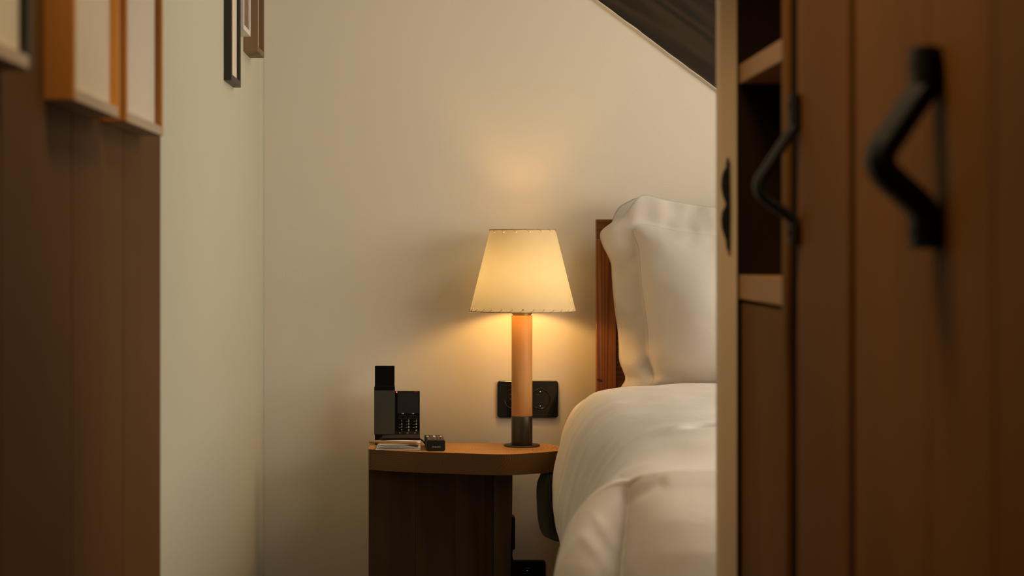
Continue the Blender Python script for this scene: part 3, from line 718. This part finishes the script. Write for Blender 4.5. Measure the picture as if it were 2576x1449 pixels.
# pillows -------------------------------------------------------------
def pillow(name, label, left, top, right, bottom, Y0, puff, flange, wave, lean=0, seed=0, back=0, n=84, seamlabel=True):
    """oxford pillow: flat wavy flange round a puffed cushion. edges are given as (x, z) curves"""
    n1 = n
    Lc = resample([(*p, 0) for p in spline(left, 6)], n1); Rc = resample([(*p, 0) for p in spline(right, 6)], n1)
    Tc = resample([(*p, 0) for p in spline(top, 6)], n1); Bc = resample([(*p, 0) for p in spline(bottom, 6)], n1)
    # left/right run bottom->top, top/bottom run left->right
    th = thing(name, label, 'pillow', (Lc[0].x+.2, Y0, Lc[0].y))
    def P(u, v):
        def s(C, t):
            f = t*(n1-1); i = min(n1-2, int(f)); return C[i].lerp(C[i+1], f-i)
        a = s(Bc, u).lerp(s(Tc, u), v)+s(Lc, v).lerp(s(Rc, v), u)
        c = (Bc[0]*(1-u)*(1-v)+Bc[-1]*u*(1-v)+Tc[0]*(1-u)*v+Tc[-1]*u*v)
        return a-c
    W_ = (Rc[n1//2]-Lc[n1//2]).length; H_ = (Tc[n1//2]-Bc[n1//2]).length
    fu, fv = flange/W_, flange/H_
    bm = bmesh.new(); G = {}
    for side in (-1, 1):
        for i in range(n1):
            for j in range(n1):
                u = i/(n1-1); v = j/(n1-1)
                if side == 1 and (i in (0, n1-1) or j in (0, n1-1)): G[side, i, j] = G[-1, i, j]; continue
                p = P(u, v)
                a = (min(u, 1-u)-fu)*W_; b = (min(v, 1-v)-fv)*H_
                a2 = max(0, a); b2 = max(0, b)
                g = 0
                if a2 > 0 and b2 > 0:
                    ta = min(1, a2/(.17)); tb = min(1, b2/(.20))
                    g = ((1-(1-ta)**2.3)*(1-(1-tb)**2.3))**.62
                    g *= 1+.08*noise.noise(Vector((p.x*7, p.y*5, seed)))
                fl = (1-min(1, max(0, min(a, b))/.05))           # flange weight
                bk_ = back*max(0, 1-u*W_/.10)**1.5
                wv = bk_+wave*fl*(noise.noise(Vector((p.x*9+seed, p.y*9, 3+seed)))*1.4+.5*noise.noise(Vector((p.x*21, p.y*23, seed))))
                # radial puckers next to the seam
                dd = min(a, b); pk = math.exp(-((dd-.02)/.03)**2)
                cr_ = .0050*pk*noise.noise(Vector((p.x*34, p.y*34, seed+9)))+.0030*noise.noise(Vector((p.x*13+p.y*5, p.y*9, seed+2)))*(g > 0)
                y = Y0+lean*(p.y-Lc[0].y)+wv+side*(.0012+(puff if side < 0 else puff*.4)*g)+(cr_ if side < 0 else 0)
                G[side, i, j] = bm.verts.new((p.x, y, p.y))
    for side in (-1, 1):
        for i in range(n1-1):
            for j in range(n1-1):
                q = [G[side, i, j], G[side, i+1, j], G[side, i+1, j+1], G[side, i, j+1]]
                bm.faces.new(q if side < 0 else q[::-1])
    seam = []
    fi, fj = fu*(n1-1), fv*(n1-1)
    def gp(x, y):
        i = min(n1-2, int(x)); j = min(n1-2, int(y)); s_, t_ = x-i, y-j
        c = [G[-1, i, j].co, G[-1, i+1, j].co, G[-1, i+1, j+1].co, G[-1, i, j+1].co]
        return c[0]*(1-s_)*(1-t_)+c[1]*s_*(1-t_)+c[2]*s_*t_+c[3]*(1-s_)*t_
    for t in range(0, 61): seam.append(gp(fi, fj+(n1-1-2*fj)*t/60)+Vector((0, -.0004, 0)))
    for t in range(1, 61): seam.append(gp(fi+(n1-1-2*fi)*t/60, n1-1-fj)+Vector((0, -.0004, 0)))
    link('pillowcase', bm, M['pillow'], th, smooth=True)
    link('seam', tube(seam, .0009, n=5), M['pillow'], th, smooth=True)
    return th
def pz(Y, L): return [(lambda p: (p.x, p.z))(at(a, b, Y)) for a, b in L]
Yp = 4.535
fl = pz(Yp, [(1560, 1050), (1562, 990), (1578, 958), (1572, 935), (1564, 912), (1563, 870), (1560, 830), (1554, 790), (1549, 745), (1547, 700), (1545, 668), (1536, 645), (1524, 622), (1516, 600), (1516, 585), (1523, 575), (1533, 568)])
ft = pz(Yp, [(1533, 568), (1548, 556), (1572, 540), (1590, 520), (1603, 500), (1617, 491), (1635, 490), (1665, 498), (1700, 506), (1740, 513), (1812, 522), (1900, 530), (2000, 528), (2080, 520), (2120, 540)])
fr = pz(Yp, [(2105, 1050), (2110, 850), (2112, 700), (2120, 540)])
fb = pz(Yp, [(1560, 1050), (1700, 1052), (1900, 1052), (2105, 1050)])
pillow('pillow', 'white oxford pillow with a wavy left flange, in front of its twin', fl, ft, fr, fb, Yp, .14, .076, .018, lean=.03, seed=1, back=.062)
Yq = 4.634
bl_ = pz(Yq, [(1590, 990), (1585, 850), (1575, 700), (1560, 620), (1536, 568)])
bt_ = pz(Yq, [(1536, 568), (1545, 540), (1558, 520), (1578, 508), (1600, 498), (1625, 498), (1680, 520), (1812, 535), (1950, 540), (2095, 540)])
br_ = pz(Yq, [(2080, 990), (2095, 800), (2095, 540)])
bb_ = pz(Yq, [(1590, 990), (1800, 1000), (2080, 990)])
pillow('pillow', 'second white pillow, only its thin flange showing behind the front one', bl_, bt_, br_, bb_, Yq, .016, .06, .002, seed=5, n=60)

# duvet -------------------------------------------------------------
def sec(Y, L): return (Y, [((a-VX)*Y/F, EYE+(HY-b)*Y/F) for a, b in L])
SEC = [
 (4.46, [(.335, .50), (.315, .56), (.300, .61), (.305, .66), (.325, .705), (.352, .735), (.395, .756), (.46, .765), (.55, .768), (.75, .77), (1.3, .77), (1.8, .765)]),
 sec(4.36, [(1430, 1358), (1402, 1310), (1391, 1245), (1394, 1185), (1412, 1110), (1440, 1045), (1488, 995), (1540, 982), (1620, 974), (1812, 968), (2400, 968), (2900, 972)]),
 (4.15, [(.300, .40), (.278, .46), (.272, .52), (.280, .58), (.298, .65), (.326, .71), (.370, .758), (.44, .776), (.54, .788), (.72, .792), (1.3, .79), (1.84, .78)]),
 (3.80, [(.285, .37), (.276, .44), (.276, .51), (.284, .58), (.300, .65), (.328, .71), (.372, .757), (.44, .778), (.54, .790), (.72, .794), (1.3, .79), (1.84, .78)]),
 (3.45, [(.250, .34), (.248, .42), (.256, .50), (.270, .58), (.296, .65), (.328, .705), (.372, .750), (.44, .774), (.54, .784), (.72, .788), (1.3, .79), (1.84, .78)]),
 (3.20, [(.205, .33), (.205, .42), (.215, .50), (.233, .575), (.262, .645), (.300, .700), (.350, .742), (.43, .766), (.54, .776), (.72, .780), (1.3, .78), (1.84, .77)]),
 (3.04, [(.184, .32), (.188, .42), (.192, .50), (.2025, .565), (.219, .628), (.238, .668), (.270, .706), (.315, .738), (.40, .758), (.53, .764), (.72, .766), (1.3, .765), (1.84, .755)]),
 (2.95, [(.172, .30), (.178, .41), (.183, .50), (.192, .585), (.207, .648), (.226, .684), (.257, .716), (.300, .738), (.37, .750), (.50, .753), (.72, .753), (1.3, .753), (1.84, .745)]),
]
NU = 300; rowsP = []
secs = [(Y, resample([(x, z, 0) for x, z in spline(P, 8)], NU, .95)) for Y, P in SEC]
# interpolate along Y
NV = 190
def sec_at(Y):
    for k in range(len(secs)-1):
        if secs[k][0] >= Y >= secs[k+1][0]:
            y0, y1 = secs[k][0], secs[k+1][0]; t = (y0-Y)/(y0-y1)
            P1, P2 = secs[k][1], secs[k+1][1]; out = []
            ya, yb = secs[max(k-1, 0)], secs[min(k+2, len(secs)-1)]
            for a, b, c, d in zip(ya[1], P1, P2, yb[1]):
                m1 = (c-a)*((y0-y1)/(ya[0]-y1)) if k else (c-b); m2 = (d-b)*((y0-y1)/(y0-yb[0])) if k+2 < len(secs) else (c-b)
                out.append(b*(2*t**3-3*t*t+1)+m1*(t**3-2*t*t+t)+c*(-2*t**3+3*t*t)+m2*(t**3-t*t))
            return out
    return secs[-1][1]
grid = []
for j in range(NV):
    Y = 4.46-(4.46-2.95)*j/(NV-1)
    grid.append([Vector((p.x, Y, p.y)) for p in sec_at(Y)])
last = grid[-1]
ND = 110
for j in range(1, ND):
    d = j/(ND-1); drop = .62*d**1.25; row = []
    for k, p in enumerate(last):
        yy = 2.95-.15*(1-math.exp(-drop*6.5))-.03*drop
        row.append(Vector((p.x-.03*drop*max(0, 1-(p.x-.18)/.2), yy, max(.06, p.z-drop))))
    grid.append(row)
# displacement along approximate normals
GN = [[None]*NU for _ in grid]
for j in range(len(grid)):
    for k in range(NU):
        a = grid[min(j+1, len(grid)-1)][k]-grid[max(j-1, 0)][k]; b = grid[j][min(k+1, NU-1)]-grid[j][max(k-1, 0)]
        nn = a.cross(b); GN[j][k] = nn.normalized() if nn.length > 1e-9 else Vector((0, 0, 1))
if GN[40][NU//2].z < 0:
    GN = [[-v for v in r] for r in GN]
def ridge(p, a, b, w, amp, taper=True):
    """soft crease from a to b (3D) of half width w"""
    ab = b-a; t = max(0, min(1, (p-a).dot(ab)/ab.length_squared)); d = (p-(a+ab*t)).length
    if p.y < 3.02: q_ = a+ab*t; d = math.hypot(p.x-q_.x, p.z-q_.z)
    k = math.exp(-(d/w)**2)
    return amp*k*(math.sin(math.pi*min(1, max(0, t*.9+.05)))**.5 if taper else 1)
Yc_ = 2.875
cre = [at(px, py, Yc_+dy) for px, py, dy in ((1652, 1150, 0), (1632, 1166, 0), (1608, 1192, 0), (1590, 1228, 0), (1580, 1270, 0), (1572, 1330, -.01), (1563, 1400, -.02), (1558, 1480, -.03))]
cre2 = [at(px, py, Yc_-.005) for px, py in ((1592, 1250), (1612, 1213), (1632, 1200))]
cre3 = [at(px, py, Yc_-.015) for px, py in ((1588, 1258), (1630, 1256), (1675, 1243))]
def crease_x(z):
    if z >= cre[0].z: return cre[0].x
    for a, b in zip(cre, cre[1:]):
        if a.z >= z >= b.z: return a.x+(b.x-a.x)*(a.z-z)/(a.z-b.z)
    return cre[-1].x
cre4 = [at(px, py, Yc_-.03) for px, py in ((1570, 1470), (1620, 1450), (1700, 1400))]
rid1 = [at(px, py, 2.9) for px, py in ((1505, 1310), (1530, 1350), (1560, 1390))]
rid2 = [at(px, py, 2.9) for px, py in ((1480, 1360), (1510, 1400), (1530, 1440))]
dim = at(1765, 1072, 3.38); dim.z = .786
for j in range(len(grid)):
    for k in range(NU):
        p = grid[j][k]; nrm = GN[j][k]; d = 0; fn = max(0, min(1, (-nrm.y-.12)/.45))
        side = max(0, min(1, (.42-p.x)/.12)); frontw = max(0, min(1, (2.95-p.y)/.05))
        topw = 1-max(side, frontw)
        d += .008*noise.noise(Vector((p.x*4, p.y*3.2, p.z*4)))+.003*(1-.7*frontw)*noise.noise(Vector((p.x*11, p.y*8, p.z*9)))
        # upright drape folds on the flank
        fy = p.y+.18*(p.z-.6)
        d += side*(1-frontw)*(.0075*noise.noise(Vector((fy*11, p.z*1.2, 4)))+.0028*noise.noise(Vector((fy*27, p.z*2.5, 7))))
        d += frontw*(.005*noise.noise(Vector((p.x*5, 1, p.z*2.5)))+.0012*noise.noise(Vector((p.x*22, 1, p.z*14))))
        if p.y < 3.08 and p.z < .80:
            # sharp fold line running down from the corner, its position given by height
            xc = crease_x(p.z+d*0); dx = p.x-xc
            dep = max(0, min(1, (.765-p.z)/.10))**.8
            d += -dep*(.046*math.exp(-abs(dx)/(.007 if dx < 0 else .024))+.012*math.exp(-(dx/.035)**2))*max(fn, .35)
            if dx > 0: d += .034*dep*(1-math.exp(-dx/.022))*max(fn, .2)
            for C, w_, am in ((cre3, .010, -.006),):
                best = 0
                for a, b in zip(C, C[1:]): best = max(best, ridge(p, a, b, w_, 1, False))
                d += am*best*fn
        # raised roll left of the crease and smooth bulge to the right
        if frontw > 0 or p.y < 3.1:
            q = cre[3]
            d += .026*math.exp(-((p.x-.240)/.042)**2)*max(0, min(1, (.74-p.z)/.14))*max(frontw, 0)
            d += .030*math.exp(-((p.x-.43)/.11)**2)*frontw*max(0, min(1, (.72-p.z)/.1))
            for C in (rid1, rid2):
                for a, b in zip(C, C[1:]): d += ridge(p, a, b, .008, .0035)
        dd = (p-dim).length
        d += -.012*math.exp(-(dd/.022)**2)+.004*math.exp(-((dd-.05)/.03)**2)
        # long shallow pull lines on the top
        d += topw*.0018*noise.noise(Vector((p.x*12+p.y*6, p.y*2, 1)))
        GN[j][k] = (p+nrm*d)
bm = bmesh.new(); V = [[bm.verts.new(p) for p in r] for r in GN]
for a, b in zip(V, V[1:]):
    for k in range(NU-1): bm.faces.new((a[k], a[k+1], b[k+1], b[k]))
dv = link('duvet', bm, M['linen'], None, smooth=True)
sd = dv.modifiers.new('solid', 'SOLIDIFY'); sd.thickness = .004; sd.offset = 0
tag(dv, 'plump white duvet draped over the bed and its left side', 'duvet')

# recessed lamp bodies for the two hallway ceiling lights
hl = thing('ceiling_lamp', 'round recessed spotlight in the middle of the hallway ceiling', 'lamp', (.06, 1.72, 2.385))
link('housing', lathe([(.06, 2.40), (.06, 2.385), (.048, 2.385), (.048, 2.40)], .06, 1.72, 32, cap=False), M['steel'], hl)
wl = thing('ceiling_lamp', 'small recessed spotlight close to the left wall above the frames', 'lamp', (-.395, 1.5, 2.39))
link('housing', lathe([(.036, 2.40), (.036, 2.392), (.03, 2.392), (.03, 2.40)], -.395, 1.5, 24, cap=False), M['steel'], wl)

# lettering becomes mesh
bpy.context.view_layer.update(); dg = bpy.context.evaluated_depsgraph_get()
for o in [o for o in S.objects if o.type == 'FONT']:
    me = bpy.data.meshes.new_from_object(o.evaluated_get(dg)); nm = o.name
    n_ = bpy.data.objects.new('tmp', me); COL.objects.link(n_); n_.parent = o.parent
    n_.location = o.location; n_.rotation_euler = o.rotation_euler; n_.scale = o.scale
    bpy.data.objects.remove(o); n_.name = nm
